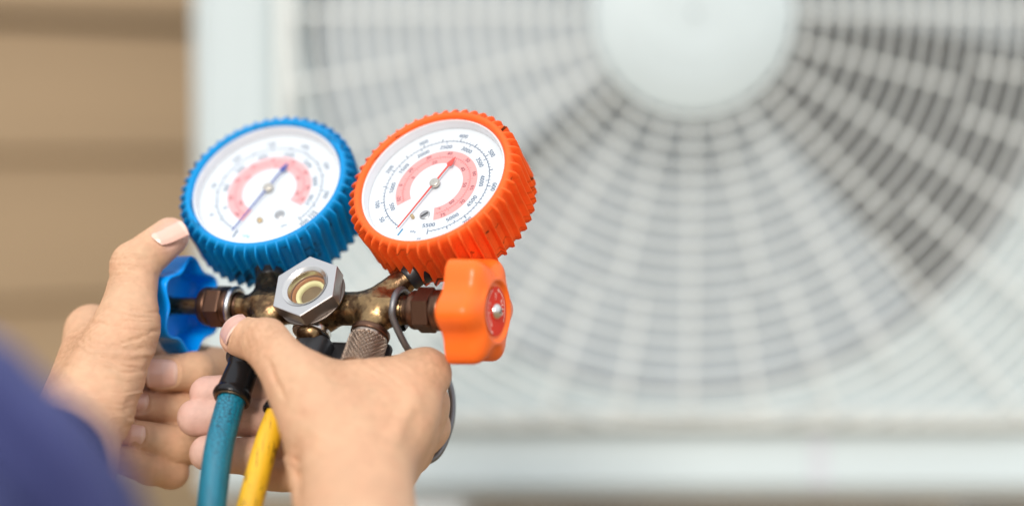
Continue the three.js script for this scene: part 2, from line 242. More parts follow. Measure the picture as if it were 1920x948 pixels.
// sight glass nut
{
  const hex = (r, ph) => Array.from({ length: 6 }, (_, i) => [Math.cos(ph + i * Math.PI / 3) * r, Math.sin(ph + i * Math.PI / 3) * r]);
  const s = new THREE.Shape(), h = hex(15.9, THREE.MathUtils.degToRad(101.6)); h.forEach(([x, y], i) => (i ? s.lineTo(x, y) : s.moveTo(x, y))); s.closePath(); const ho = new THREE.Path(); ho.absarc(0, 0, 10.7, 0, Math.PI * 2, true); s.holes.push(ho);
  const g = new THREE.ExtrudeGeometry(s, { depth: 6.6, bevelEnabled: true, bevelSize: 0.35, bevelThickness: 0.35, bevelSegments: 2, curveSegments: 48 }); g.translate(0, 0, 7.4 - 0.35);
  const nut = local('sight_glass_nut', g, brushed, set, 'shiny silver hex nut round the sight glass'); nut.position.copy(V(0, 0, 0.003).applyQuaternion(MQ));
  const add = (n, geo, m) => part(n, mm(geo), m, nut);
  add('chamfer_ring', latheZ(crisp([[10.75, 14.32], [10.3, 14.3], [8.7, 13.2], [8.5, 12.6], [8.5, 6]], 0.15), 72), nickel);
  add('washer', latheZ(crisp([[10, 6.7], [15.4, 6.7], [15.6, 6.2], [15.2, 5.4], [10, 5.2]], 0.2), 64), std({ color: lin(0.2, 0.17, 0.15), metalness: 1, roughness: 0.4 }));
  add('gasket', latheZ(crisp([[8.45, 9.3], [7.7, 9.3], [7.0, 8.3], [7.0, 7.4]], 0.15), 60), std({ color: lin(0.36, 0.12, 0.02), roughness: 0.35 }));
  add('indicator_ring', latheZ(crisp([[7.0, 8.2], [6.6, 8.25], [5.7, 8.0], [5.2, 7.3], [5.0, 6]], 0.15), 60), std({ color: lin(0.72, 0.62, 0.33), roughness: 0.35 }));
  add('indicator_disc', new THREE.CircleGeometry(5.2, 40).translate(0, 0, 6.4), std({ color: lin(0.2, 0.115, 0.045), roughness: 0.35, metalness: 0.4 }));
  add('sight_glass', latheZ([[0, 12.1], [6, 12.0], [8.45, 11.6]], 48), phys({ color: lin(0.93, 0.98, 0.94), transmission: 1, thickness: 0, roughness: 0.03, ior: 1.5 }));
}
// knurled cap on the right port, the ringed ends of the ports
{
  const rows = [], C = 350; for (let i = 0; i <= 90; i++) { const t = i / 90, y = -14.5 - t * 16, row = []; for (let j = 0; j < C; j++) { const a = j / C * 2 * Math.PI, u = a * 25 / (2 * Math.PI), v = t * 16 / 2.1, w = Math.abs(((u + v) % 1 + 1) % 1 - 0.5) * 2, q = Math.abs(((u - v) % 1 + 1) % 1 - 0.5) * 2, kn = sstep(0.06, 0.1, t) * (1 - sstep(0.93, 0.97, t)), r = 7.9 + kn * (sstep(0.08, 0.5, w) * sstep(0.08, 0.5, q) - 0.5) * 1.2 - 0.4 * (sstep(0.08, 0.04, t) * 0) - 1.2 * sstep(0.96, 1, t); row.push([Math.cos(a) * r, y, Math.sin(a) * r]); } rows.push(row); }
  rows.unshift(Array.from({ length: C }, (_, j) => [Math.cos(j / C * 6.2832) * 6.6, -14.0, Math.sin(j / C * 6.2832) * 6.6])); rows.push(Array.from({ length: C }, () => [0, -30.6, 0]));
  const g = sheet(rows); g.translate(29, 0, 0); local('knurled_cap', g, std({ color: lin(0.42, 0.34, 0.28), metalness: 1, roughness: 0.3 }), set, 'knurled bronze cap on the right lower port');
  const ring = latheZ(crisp([[6, 0], [9.2, 0], [9.6, -0.5], [9.6, -2.4], [9.2, -2.9], [6, -2.9]], 0.2), 60); ring.rotateX(-Math.PI / 2); ring.rotateX(0); 
  for (const x of [-25, 0, 28]) { const r = ring.clone().scale(0.9, 1, 0.9).translate(x > 20 ? 29 : x, -11.4, 0); local('port_collar', r, x ? bronze : nickel); }
}
{ // black bracket behind the right ports
  const g = new RoundedBoxGeometry(32, 14, 6, 4, 2.8); g.translate(19, -18, -11); local('mounting_bracket', g, black);
}
// packing nuts, stems
const alongX = (g, flip) => { g.rotateY(flip ? -Math.PI / 2 : Math.PI / 2); return g; };
function packing(flip) {
  const sgn = flip ? -1 : 1, hexPts = (r) => { const s = new THREE.Shape(); for (let i = 0; i < 6; i++) { const a = i * Math.PI / 3 + 0.22; i ? s.lineTo(Math.cos(a) * r, Math.sin(a) * r) : s.moveTo(Math.cos(a) * r, Math.sin(a) * r); } s.closePath(); return s; };
  const thread = []; for (let i = 0; i < 5; i++) thread.push([5.6, 41.5 + i * 1.1], [6.6, 42 + i * 1.1]); thread.push([5.6, 47.2]);
  local('thread', alongX(latheZ(thread, 48), flip), bronze);
  const h = new THREE.ExtrudeGeometry(hexPts(9.0), { depth: 6.2, bevelEnabled: true, bevelSize: 0.8, bevelThickness: 0.9, bevelSegments: 3 }); h.translate(0, 0, 49.3);
  local('packing_nut', mergeGeometries([alongX(h, flip), alongX(latheZ(crisp([[6, 45.6], [8.1, 45.6], [8.5, 46.2], [8.5, 48.8], [6, 48.8]], 0.2), 48), flip).toNonIndexed(), alongX(latheZ(crisp([[5, 56.0], [8.4, 56.3], [8.9, 57], [8.9, 60], [8.2, 61], [4, 61]], 0.3), 48), flip).toNonIndexed()]), bronze);
  local('valve_stem', alongX(latheZ(crisp([[0, 82], [3.9, 82], [3.9, 58], [0, 58]], 0.3), 40), flip), std({ map: patina, metalness: 0.95, roughness: 0.4 }));
}
packing(false); packing(true);

// valve knobs: six lobes, hollow behind
function knob(flip, mat, label, deg) {
  const sgn = flip ? -1 : 1, A0 = 67.5, ph = THREE.MathUtils.degToRad(deg), C = 240;
  const big = flip ? 1.03 : 1.1, lobe = (t) => big * 18.1 + big * 4.3 * Math.pow(0.5 + 0.5 * Math.cos(6 * (t - ph)), 1.15);
  const prof = [[13.2, 0, 4.6], [13.4, 0.0, 9], [13.2, 0.5, 14], [12.6, 1, 3.2], [9, 1, 2.7], [4, 1, 2.3], [0.9, 1, 2.0], [0.2, 1, 1.6], [0, 1, 1.0], [0.25, 1, 0.35], [1.0, 1, 0], [5, 1, 0.1], [9, 1, 0.2], [11.4, 1, 0.3], [12.9, 1, 0.7], [14.3, 1, 1.7], [15.4, 1, 3.1], [16.2, 0.95, 4.6], [16.8, 0.7, 15.2], [17.4, 0.3, 14.4], [17.8, 0, 13.7], [17.8, 0, 13.0], [17.3, 0, 12.5], [16.5, 0, 12.2], [16.3, 0, 11.2], [16.3, 0, 6], [16.3, 0, 0.01]];
  const rows = prof.map(([a, k, q]) => Array.from({ length: C }, (_, j) => { const t = j / C * 2 * Math.PI, s = lobe(t), r = k >= 1 ? s - q : k >= 0.9 ? s - q : k > 0 ? lerp(q, s - 5.5, k) : q, x = sgn * (A0 + a); return [x, Math.cos(t) * r, Math.sin(t) * r]; }));
  if (flip) rows.reverse();
  return local('valve_knob', sheet(rows), mat, set, label);
}
const plastic = (c, s, z) => phys({ color: c, roughness: 0.3, specularIntensity: 0.6, bumpMap: dataTex(128, 128, (u, v) => tile(u, v, 30, z)), bumpScale: 0.00006 });
const orangeKnob = knob(false, plastic(lin(0.92, 0.155, 0.018), 0, 2), 'orange six-lobed valve knob at the right end', 127);
knob(true, plastic(lin(0.0, 0.31, 0.95), 0, 6), 'blue six-lobed valve knob under the left thumb', 37);
{ // printed plate and screw of the orange knob
  const c = document.createElement('canvas'); c.width = c.height = 512; const x = c.getContext('2d'), m = 256;
  x.fillStyle = '#d92a0a'; x.fillRect(0, 0, 512, 512); x.strokeStyle = x.fillStyle = '#f6e3d4'; x.lineWidth = 9;
  const arc = (r, a, b) => { x.beginPath(); x.arc(m, m, r, a, b); x.stroke(); };
  arc(224, -1.25, 0.55); arc(236, 2.05, 4.35);
  const tip = (r, a, d) => { x.beginPath(); const p = (q, w) => [m + Math.cos(w) * q, m + Math.sin(w) * q]; x.moveTo(...p(r - 20, a)); x.lineTo(...p(r + 20, a)); x.lineTo(...p(r, a + d)); x.fill(); };
  tip(224, -1.25, -0.13); tip(236, 2.05, -0.13);
  x.font = 'bold 50px sans-serif'; x.textAlign = 'center'; x.textBaseline = 'middle';
  const word = (s, r, a0, da, inward) => [...s].forEach((ch, i) => { const a = a0 + i * da; x.save(); x.translate(m + Math.cos(a) * r, m + Math.sin(a) * r); x.rotate(a + (inward ? -Math.PI / 2 : Math.PI / 2)); x.fillText(ch, 0, 0); x.restore(); });
  word('OPEN', 172, -0.62, 0.27, false); word('CLOSED', 180, 3.62, -0.27, true);
  x.lineWidth = 6; x.beginPath(); x.moveTo(232, 62); x.lineTo(250, 118); x.lineTo(250, 140); x.moveTo(250, 118); x.lineTo(266, 62); x.closePath(); x.stroke();
  const t = new THREE.CanvasTexture(c); t.colorSpace = THREE.SRGBColorSpace; t.anisotropy = 8;
  const g = new THREE.CircleGeometry(10.4, 64); const rim = latheZ(crisp([[10.4, 0], [10.5, -0.1], [10.5, -0.5]], 0.1), 64);
  const mat = phys({ map: t, roughness: 0.45, specularIntensity: 0.35 });
  // up on the plate: towards the camera's up
  const up = V(0, 1, 0).applyQuaternion(MQ.clone().invert()); up.x = 0; up.normalize(); const yv = up, zv = V(1, 0, 0), xv = V().crossVectors(yv, zv), q = frame(xv, yv, zv);
  const plate = part('label_plate', mm(g), mat, orangeKnob); plate.position.set(0.0844, 0, 0); plate.quaternion.copy(q);
  const sc = mergeGeometries([latheZ([[0, 2.3], [1.2, 2.25], [2.4, 1.75], [3.1, 0.9], [3.35, 0.1], [3.35, 0]], 40)]);
  const scr = part('screw', mm(sc), std({ color: lin(0.72, 0.71, 0.68), metalness: 1, roughness: 0.28 }), orangeKnob); scr.position.set(0.08442, 0, 0); scr.quaternion.copy(q);
  const cross = mergeGeometries([new THREE.BoxGeometry(2.7, 0.62, 0.5), new THREE.BoxGeometry(0.62, 2.7, 0.5)]); cross.rotateZ(0.5);
  const cr = part('screw_recess', mm(cross), std({ color: lin(0.03, 0.03, 0.03), roughness: 0.6 }), orangeKnob); cr.position.set(0.08442 + 0.00205, 0, 0); cr.quaternion.copy(q);
}
// hanging hook: one bent steel wire that passes round both necks
{
  const pts = [];
  const loop = (x, a0, a1, n, r) => { for (let i = 0; i <= n; i++) { const a = lerp(a0, a1, i / n); pts.push(toLens(x + 0.5 * Math.sin(a), Math.cos(a) * r, Math.sin(a) * r)); } };
  loop(39.6, -2.2, 2.5, 12, 8.6);
  pts.push(J(762, 650, 17), J(785, 668, -2), J(822, 684, -14), J(843, 722, -16), J(848, 768, -14), J(838, 818, -10), J(814, 858, -6), J(760, 872, -4), J(690, 860, -18));
  const wire = new THREE.TubeGeometry(new THREE.CatmullRomCurve3(pts.map((p) => p.clone().sub(O)), false, 'centripetal'), 160, 1.55, 12);
  part('hanging_hook', mm(wire), std({ color: lin(0.2, 0.2, 0.21), metalness: 0.8, roughness: 0.45 }), set);
  const p2 = []; for (let i = 0; i <= 16; i++) { const a = i / 16 * Math.PI * 2; p2.push(toLens(-44.6 + 0.6 * Math.sin(a), Math.cos(a) * 8, Math.sin(a) * 8).sub(O)); }
  part('wire_loop', mm(new THREE.TubeGeometry(new THREE.CatmullRomCurve3(p2.slice(0, -1), true), 80, 1.5, 12)), std({ color: lin(0.62, 0.64, 0.66), metalness: 1, roughness: 0.3 }), set);
}

// ------------------------------------------------------------------ gauges
function dialTexture(o) {
  const S = 1024, c = document.createElement('canvas'); c.width = c.height = S; const x = c.getContext('2d'), m = S / 2, k = m / 33;
  x.fillStyle = '#d0d7dc'; x.fillRect(0, 0, S, S);
  const P = (deg, r) => { const a = THREE.MathUtils.degToRad(deg); return [m + Math.sin(a) * r * k, m - Math.cos(a) * r * k]; }, A = (deg) => THREE.MathUtils.degToRad(deg - 90);
  const band = (r0, r1, a, b, col) => { x.fillStyle = col; x.beginPath(); x.arc(m, m, r1 * k, A(a), A(b)); x.arc(m, m, r0 * k, A(b), A(a), true); x.fill(); };
  band(o.band[0], o.band[1], o.band[2], o.band[3], o.pink);
  const tick = (deg, r0, r1, w, col) => { x.strokeStyle = col; x.lineWidth = w; x.beginPath(); x.moveTo(...P(deg, r0)); x.lineTo(...P(deg, r1)); x.stroke(); };
  const ring = (r, a, b, w, col) => { x.strokeStyle = col; x.lineWidth = w; x.beginPath(); x.arc(m, m, r * k, A(a), A(b)); x.stroke(); };
  const text = (s, deg, r, px, col, flipAt = 105) => { x.save(); x.translate(...P(deg, r)); let a = deg; if (Math.abs(deg) > flipAt) a += 180; x.rotate(THREE.MathUtils.degToRad(a)); x.font = 'bold ' + px + 'px sans-serif'; x.fillStyle = col; x.textAlign = 'center'; x.textBaseline = 'middle'; x.fillText(s, 0, 0); x.restore(); };
  const ink = '#1d3c5c', red = '#a2343c', [a0, a1] = o.sweep;
  ring(o.arc, a0, a1, 5, ink);
  for (let i = 0; i <= o.outer.n; i++) { const deg = lerp(a0, a1, i / o.outer.n), big = i % o.outer.every === 0; tick(deg, o.arc, o.arc + (big ? 1.7 : 0.8), big ? 7 : 4, ink); }
  for (let i = 0; i <= o.inner.n; i++) { const deg = lerp(a0, o.inner.end, i / o.inner.n), big = i % o.inner.every === 0; tick(deg, o.arc, o.arc - (big ? 1.5 : 0.7), big ? 5 : 2.5, ink); }
  for (const [s, deg] of o.outer.labels) text(s, deg, o.arc + 3.3, 44, ink);
  for (const [s, deg] of o.inner.labels) text(s, deg, o.arc - 3.3, 44, ink);
  const mid = (o.band[0] + o.band[1]) / 2; ring(mid, o.band[2] + 3, o.band[3] - 3, 2, red);
  for (let d = o.band[2] + 4; d < o.band[3] - 3; d += 4.4) { const big = Math.round((d - o.band[2] - 4) / 4.4) % 5 === 0; tick(d, mid, mid + (big ? 1.3 : 0.7), 2.5, red); tick(d + 1.3, mid, mid - (big ? 1.2 : 0.7), 2.5, red); }
  for (const [s, deg, r] of o.temps) text(s, deg, r, 38, '#6a2433');
  for (const [s, deg, r, px, col] of o.extra) text(s, deg, r, px, col);
  if (o.mark) for (const [deg, r0, r1, w, col] of o.mark) tick(deg, r0, r1, w, col);
  const t = new THREE.CanvasTexture(c); t.colorSpace = THREE.SRGBColorSpace; t.anisotropy = 16; return t;
}
const kpa = (v) => -151 + v * 0.05891;
const highDial = dialTexture({ pink: '#e79794',
  band: [12.7, 19.7, -124, 168], sweep: [-151, 173], arc: 25.3,
  outer: { n: 80, every: 5, labels: [50, 100, 200, 300, 400, 500, 600, 700].map((p) => [String(p), kpa(p * 6.895)]) },
  inner: { n: 55, every: 5, end: 173, labels: [500, 1000, 1500, 2000, 2500, 3000, 3500, 4000, 4500, 5000, 5500].map((p) => [String(p), kpa(p)]) },
  temps: [['75', 154, 18.2], ['70', 121, 18.2], ['65', 95, 18.2], ['60', 132, 13.9], ['60', 70, 18.2], ['50', 40, 18.2], ['40', 5, 18.2], ['30', -28, 18.2], ['20', -60, 18.2], ['0', -88, 18.2], ['-20', -112, 18.2], ['50', 90, 14], ['40', 50, 14], ['20', -20, 14], ['0', -70, 14]],
  extra: [['kPa', -171, 25.6, 26, '#2b4a68'], ['psi', 180, 29, 22, '#2b4a68'], ['°C', 158, 14, 24, '#7c2a35']], mark: [[-158, 25.6, 29.4, 14, '#2f7fa8']],
});
const lowDial = dialTexture({ pink: '#e4a2a3',
  band: [12.7, 19.7, -155, 118], sweep: [-152, 132], arc: 24.6,
  outer: { n: 70, every: 5, labels: Array.from({ length: 8 }, (_, i) => [String(i * 50), lerp(-120, 132, i / 7)]).concat([['120', 12]]).filter(([, d], i, a) => i < 8) },
  inner: { n: 48, every: 4, end: 132, labels: [['0', -118], ['300', -86], ['600', -54], ['900', -22], ['1200', 12], ['1500', 44], ['1800', 76], ['2100', 106]] },
  temps: [['-40', -138, 18.2], ['-30', -105, 18.2], ['-20', -72, 18.2], ['-10', -40, 18.2], ['0', -8, 18.2], ['10', 24, 18.2], ['20', 56, 18.2], ['30', 86, 18.2], ['35', 108, 18.2], ['-30', -120, 14], ['-10', -60, 14], ['5', 0, 14], ['20', 60, 14], ['30', 98, 14]],
  extra: [['kPa', 150, 23.5, 26, '#2b4a68'], ['inHg', -170, 26.5, 26, '#2c9aa0']], mark: [[-158, 24.8, 28.8, 12, '#2b4a68'], [118, 26.2, 31, 10, '#33465c'], [121, 26.2, 31, 8, '#33465c'], [124, 26.2, 31, 8, '#33465c']],
});
const lensMat = phys({ color: lin(0.98, 0.985, 0.99), transmission: 1, thickness: 0, roughness: 0.035, ior: 1.46 });
const bezelMat = phys({ color: lin(0.72, 0.73, 0.76), roughness: 0.22, clearcoat: 0.6, clearcoatRoughness: 0.1 });
function gauge(c, n, k, rubber, dialT, needleMat, label) {
  const z = n.clone().normalize(), x = V().crossVectors(V(0, 1, 0), z).normalize(), y = V().crossVectors(z, x);
  const can = part('pressure_gauge', mm(latheZ(crisp([[33.9, -2.4], [35.3, -2.6], [35.6, -4], [35.6, -29], [34.6, -30.2], [0, -30.4]], 0.3), 72).scale(k, k, k)), std({ color: lin(0.02, 0.02, 0.022), metalness: 0.4, roughness: 0.4 }), set, label);
  can.position.copy(c.clone().sub(O).multiplyScalar(0.001)); can.quaternion.copy(frame(x, y, z));
  const add = (nm, g, m) => part(nm, mm(g.scale(k, k, k)), m, can);
  // rubber boot with moulded ribs
  const prof = [[33.9, -3.4, 0], [34.1, -1.6, 0], [34.5, -0.5, 0], [35.2, 0.15, 0], [36.0, 0.3, 0], [36.8, 0.05, 0.1], [37.4, -0.7, 0.4], [37.7, -1.7, 0.75], [37.8, -3, 1], [37.7, -6, 1], [37.5, -10, 1], [37.3, -14, 1], [37.3, -18, 1], [37.4, -22, 1], [37.6, -25, 1], [37.6, -27, 0.9], [37.2, -28.4, 0.5], [36.4, -29.3, 0.1], [34.4, -29.6, 0]];
  const NR = 50, per = 14, C = NR * per;
  const rows = prof.map(([r, h, q]) => Array.from({ length: C }, (_, j) => { const a = j / C * 2 * Math.PI, ph = (j % per) / per, d = Math.abs(ph - 0.5), rb = 1 - sstep(0.045, 0.17, d), wob = 0.25 * (noise(Math.cos(a) * 3, Math.sin(a) * 3, h * 0.2) - 0.5), rad = r + q * rb * 3.2 + wob * q, aa = a + h * 0.0016 + 0.006 * Math.sin(h * 0.25); return [Math.cos(aa) * rad, Math.sin(aa) * rad, h + (q < 0.5 ? 0.25 * rb * q : 0)]; }));
  add('rubber_boot', sheet(rows.reverse()), rubber);
  add('bezel', latheZ(crisp([[34.3, -2.0], [33.6, -1.5], [33.3, -1.9], [32.7, -6.6]], 0.25), 96), bezelMat);
  const lensG = latheZ([[0, -1.95], [20, -2.0], [31.6, -2.1], [32.75, -2.3]], 96); add('lens', lensG, lensMat);
  add('dial', new THREE.CircleGeometry(32.9, 96).translate(0, 0, -6.6), phys({ map: dialT, roughness: 0.55 }));
  const ns = new THREE.Shape(); ns.moveTo(-0.26, -26.6); ns.lineTo(0.26, -26.6); ns.lineTo(0.42, 0); ns.lineTo(0.4, 10); ns.lineTo(1.55, 11); ns.lineTo(0.1, 15.6); ns.lineTo(-0.1, 15.6); ns.lineTo(-1.55, 11); ns.lineTo(-0.4, 10); ns.lineTo(-0.42, 0); ns.closePath();
  const ng = new THREE.ExtrudeGeometry(ns, { depth: 0.35, bevelEnabled: false }); ng.rotateZ(THREE.MathUtils.degToRad(-24)); ng.translate(0, 0, -4.6); add('needle', ng, needleMat);
  add('needle_hub', latheZ(crisp([[0, -3.5], [1.9, -3.6], [2.3, -4], [2.4, -5.2], [1.5, -5.3], [1.5, -6.6]], 0.2), 40), std({ color: lin(0.6, 0.55, 0.47), metalness: 1, roughness: 0.3 }));
  return { can, add };
}
function boot(c, s) { return phys({ color: c, map: dataTex(512, 128, (u, v) => { const a = tile(u, v, 26, s), b = tile(u, v, 7, s + 4), d = sstep(0.62, 0.72, a) * sstep(0.45, 0.6, b), k = 1 - 0.1 * (b - 0.5); return [k * (1 - 0.62 * d), k * (1 - 0.55 * d), k * (1 - 0.55 * d)]; }, true, 2, 1), roughness: 0.5, specularIntensity: 0.5, bumpMap: dataTex(256, 256, (u, v) => tile(u, v, 40, s), false, 6, 1), bumpScale: 0.00012 }); }
const high = gauge(J(807.4, 330.6, 6), V(-0.335, 0.575, 0.747), 0.99, boot(lin(0.9, 0.128, 0.02), 5), highDial, std({ color: lin(0.62, 0.04, 0.02), roughness: 0.4 }), 'orange booted pressure gauge with pink band on its dial');
const low = gauge(J(496, 338.6, -32), V(-0.177, 0.6, 0.78), 1.035, boot(lin(0.0, 0.25, 0.6), 3), lowDial, std({ color: lin(0.015, 0.05, 0.3), roughness: 0.4 }), 'blue booted pressure gauge with pink band on its dial');
{
  const at = (deg, r) => [Math.sin(THREE.MathUtils.degToRad(deg)) * r, Math.cos(THREE.MathUtils.degToRad(deg)) * r], screwM = std({ color: lin(0.4, 0.4, 0.4), metalness: 0.9, roughness: 0.4 }), brassM = std({ color: lin(0.55, 0.4, 0.22), metalness: 1, roughness: 0.35 });
  const button = (g, nm, deg, r, R, h, m) => { const [x, y] = at(deg, r); g.add(nm, latheZ(crisp([[0, h - 0.1], [R * 0.75, h], [R, h - 0.3], [R, 0]], 0.15), 28).translate(x, y, -6.6), m); };
  button(high, 'adjusting_screw', -177, 16.3, 2.5, 0.5, screwM); button(high, 'stop_pin', -161, 18.8, 0.8, 2.3, brassM);
  button(low, 'adjusting_screw', 149.4, 16.4, 2.4, 0.5, screwM); button(low, 'stop_pin', -180, 17.7, 1.3, 1.6, brassM);
  const [sx, sy] = at(-177, 16.3); high.add('screw_slot', new THREE.BoxGeometry(3.6, 0.6, 0.3).rotateZ(0.7).translate(sx, sy, -6.05), black);
  // black stems between the body and the gauges
  for (const [g, a, b] of [[high, [38, 17, 0], [47, 27, 1]], [low, [-31.5, 15, 0], [-36.5, 25, 0]]]) { const A = toLens(...a), B = toLens(...b), d = V().subVectors(B, A), L = d.length(), geo = latheZ(crisp([[5.2, -1], [6.4, -0.6], [6.6, 1], [6.6, 4], [7.6, 4.6], [7.6, L + 2], [5, L + 2.5]], 0.3), 40); const s = part('gauge_stem', mm(geo), black, set); s.position.copy(A.sub(O).multiplyScalar(0.001)); s.quaternion.setFromUnitVectors(V(0, 0, 1), d.normalize()); }
}

// ------------------------------------------------------------------ hoses
function hose(name, label, path, r, mat, fit) {
  const P = path.map(([x, y, z]) => J(x, y, z)), o = P[0], h = thing(name, label, 'hose', W(o), camQ, undefined), curve = new THREE.CatmullRomCurve3(P.map((p) => p.clone().sub(o)));
  const g = new THREE.TubeGeometry(curve, 200, r, 36); part('hose_tube', mm(g), mat, h);
  for (const [nm, prof, m, t] of fit) { const p = curve.getPointAt(t), d = curve.getTangentAt(t), q = part(nm, mm(latheZ(crisp(prof, 0.35), 48)), m, h); q.position.copy(p.multiplyScalar(0.001)); q.quaternion.setFromUnitVectors(V(0, 0, 1), d); }
  return h;
}
const crackle = (u, v) => { const sx = 64, s = 18; let d1 = 9, d2 = 9; const x = u * sx, y = v * s; for (let i = -1; i <= 1; i++) for (let j = -1; j <= 1; j++) { const cx = Math.floor(x) + i, cy = Math.floor(y) + j, hx = ((cx % sx) + sx) % sx, hy = ((cy % s) + s) % s, d = Math.hypot(cx + hash3(hx, hy, 1) - x, cy + hash3(hx, hy, 2) - y); if (d < d1) { d2 = d1; d1 = d; } else if (d < d2) d2 = d; } return sstep(0.0, 0.13, d2 - d1); };
const crk = (u, v) => { const w = clamp(sstep(0.66, 0.42, u + 0.25 * (tile(u, v, 9, 17) - 0.5)) + 0.5 * sstep(0.5, 0.62, tile(u, v, 10, 27))); return 1 - (1 - crackle(u, v)) * w; };
const blueHoseM = phys({ map: dataTex(1024, 512, (u, v) => { const k = crk(u, v), n = tile(u, v, 30, 12); return [lerp(0.02, 0.0, k) + 0.06 * (n - 0.5), lerp(0.2, 0.47, k) + 0.1 * (n - 0.5), lerp(0.28, 0.58, k) + 0.1 * (n - 0.5)]; }, true, 1, 1), roughness: 0.45, clearcoat: 0.4, clearcoatRoughness: 0.3, bumpMap: dataTex(1024, 512, (u, v) => 0.7 * crk(u, v) + 0.3 * tile(u, v, 60, 12), false, 1, 1), bumpScale: 0.00035 });
const smudge = (u, v) => sstep(0.585, 0.65, tile(u, v, 12, 29) * 0.65 + tile(u, v, 48, 41) * 0.35) * sstep(0.5, 0.62, tile(u, v, 3, 7)) + sstep(0.73, 0.78, tile(u, v, 50, 3));
const yellowHoseM = phys({ map: dataTex(512, 1024, (u, v) => { const k = clamp(smudge(u, v)), n = tile(u, v, 20, 6); return [lerp(0.93, 0.3, k * 0.8) + 0.04 * (n - 0.5), lerp(0.73, 0.2, k * 0.8) + 0.05 * (n - 0.5), lerp(0.14, 0.08, k * 0.8)]; }, true, 1, 1), roughness: 0.4, clearcoat: 0.15, clearcoatRoughness: 0.35, bumpMap: dataTex(256, 256, (u, v) => tile(u, v, 30, 16), false, 2, 8), bumpScale: 0.00012 });
const ferr = std({ color: lin(0.02, 0.02, 0.022), metalness: 0.6, roughness: 0.26 });
hose('blue_hose', 'teal blue charging hose with cracked skin and black coupling', [[476, 640, 2], [462, 672, 9], [447, 712, 15], [433, 752, 21], [422, 790, 27], [411, 835, 34], [403, 885, 40], [396, 945, 47], [390, 1010, 54], [384, 1090, 62]], 6.1, blueHoseM, [
  ['coupling_nut', [[5, -2], [8.4, -2], [9, -1], [9, 3.4], [8.4, 4.4], [5, 4.4]], black, 0.075], ['ferrule', [[5.5, 0], [7.2, 0], [7.4, 1], [6.9, 3], [7.3, 9], [7.5, 14], [8.4, 15.6], [8.5, 17.4], [8.0, 18.2], [5.8, 18.2]], ferr, 0.115], ['brass_edge', [[6.1, 0], [7.7, 0], [7.8, 0.35], [7.6, 0.7], [6.1, 0.7]], std({ color: lin(0.16, 0.11, 0.07), metalness: 1, roughness: 0.35 }), 0.278]]);
hose('yellow_hose', 'yellow charging hose with dark smudges beside the blue hose', [[592, 640, 4], [570, 690, 12], [545, 730, 18], [525, 768, 24], [509, 805, 30], [494, 850, 36], [479, 905, 43], [466, 955, 49], [452, 1010, 55], [436, 1090, 63]], 5.3, yellowHoseM, [
  ['ferrule', [[5, 0], [6, 0], [6.2, 1], [6.1, 6], [6.6, 12], [6.7, 13.4], [6.2, 14.2], [5, 14.2]], ferr, 0.225], ['coupling_nut', [[4, -8], [8.2, -8], [8.6, -7], [8.6, 6], [7.4, 8], [7.2, 16], [5, 16]], black, 0.07]]);

// ------------------------------------------------------------------ the person: two hands and the blue sleeve
const person = thing('person', 'person in a navy blue sleeve holding the gauge set with both bare hands', 'person', W(J(300, 900, 60)), camQ);
const PO = J(300, 900, 60), rel = (g) => mm(g.translate(-PO.x, -PO.y, -PO.z));
const pores = dataTex(512, 512, (u, v) => { const s = 46; let d1 = 9, d2 = 9; const x = u * s, y = v * s; for (let i = -1; i <= 1; i++) for (let j = -1; j <= 1; j++) { const cx = Math.floor(x) + i, cy = Math.floor(y) + j, hx = ((cx % s) + s) % s, hy = ((cy % s) + s) % s, d = Math.hypot(cx + hash3(hx, hy, 5) - x, cy + hash3(hx, hy, 6) - y); if (d < d1) { d2 = d1; d1 = d; } else if (d < d2) d2 = d; } return 0.45 * sstep(0, 0.35, d2 - d1) + 0.35 * tile(u, v, 24, 3) + 0.2 * tile(u, v, 80, 9); });
const skinMat = phys({ vertexColors: true, roughness: 0.46, specularIntensity: 1, bumpMap: pores, bumpScale: 0.0003, sheen: 0.5, sheenColor: lin(1, 0.55, 0.28), sheenRoughness: 0.6 });
const nailMat = phys({ color: lin(0.75, 0.46, 0.37), roughness: 0.3, clearcoat: 0.35, clearcoatRoughness: 0.25, vertexColors: true });

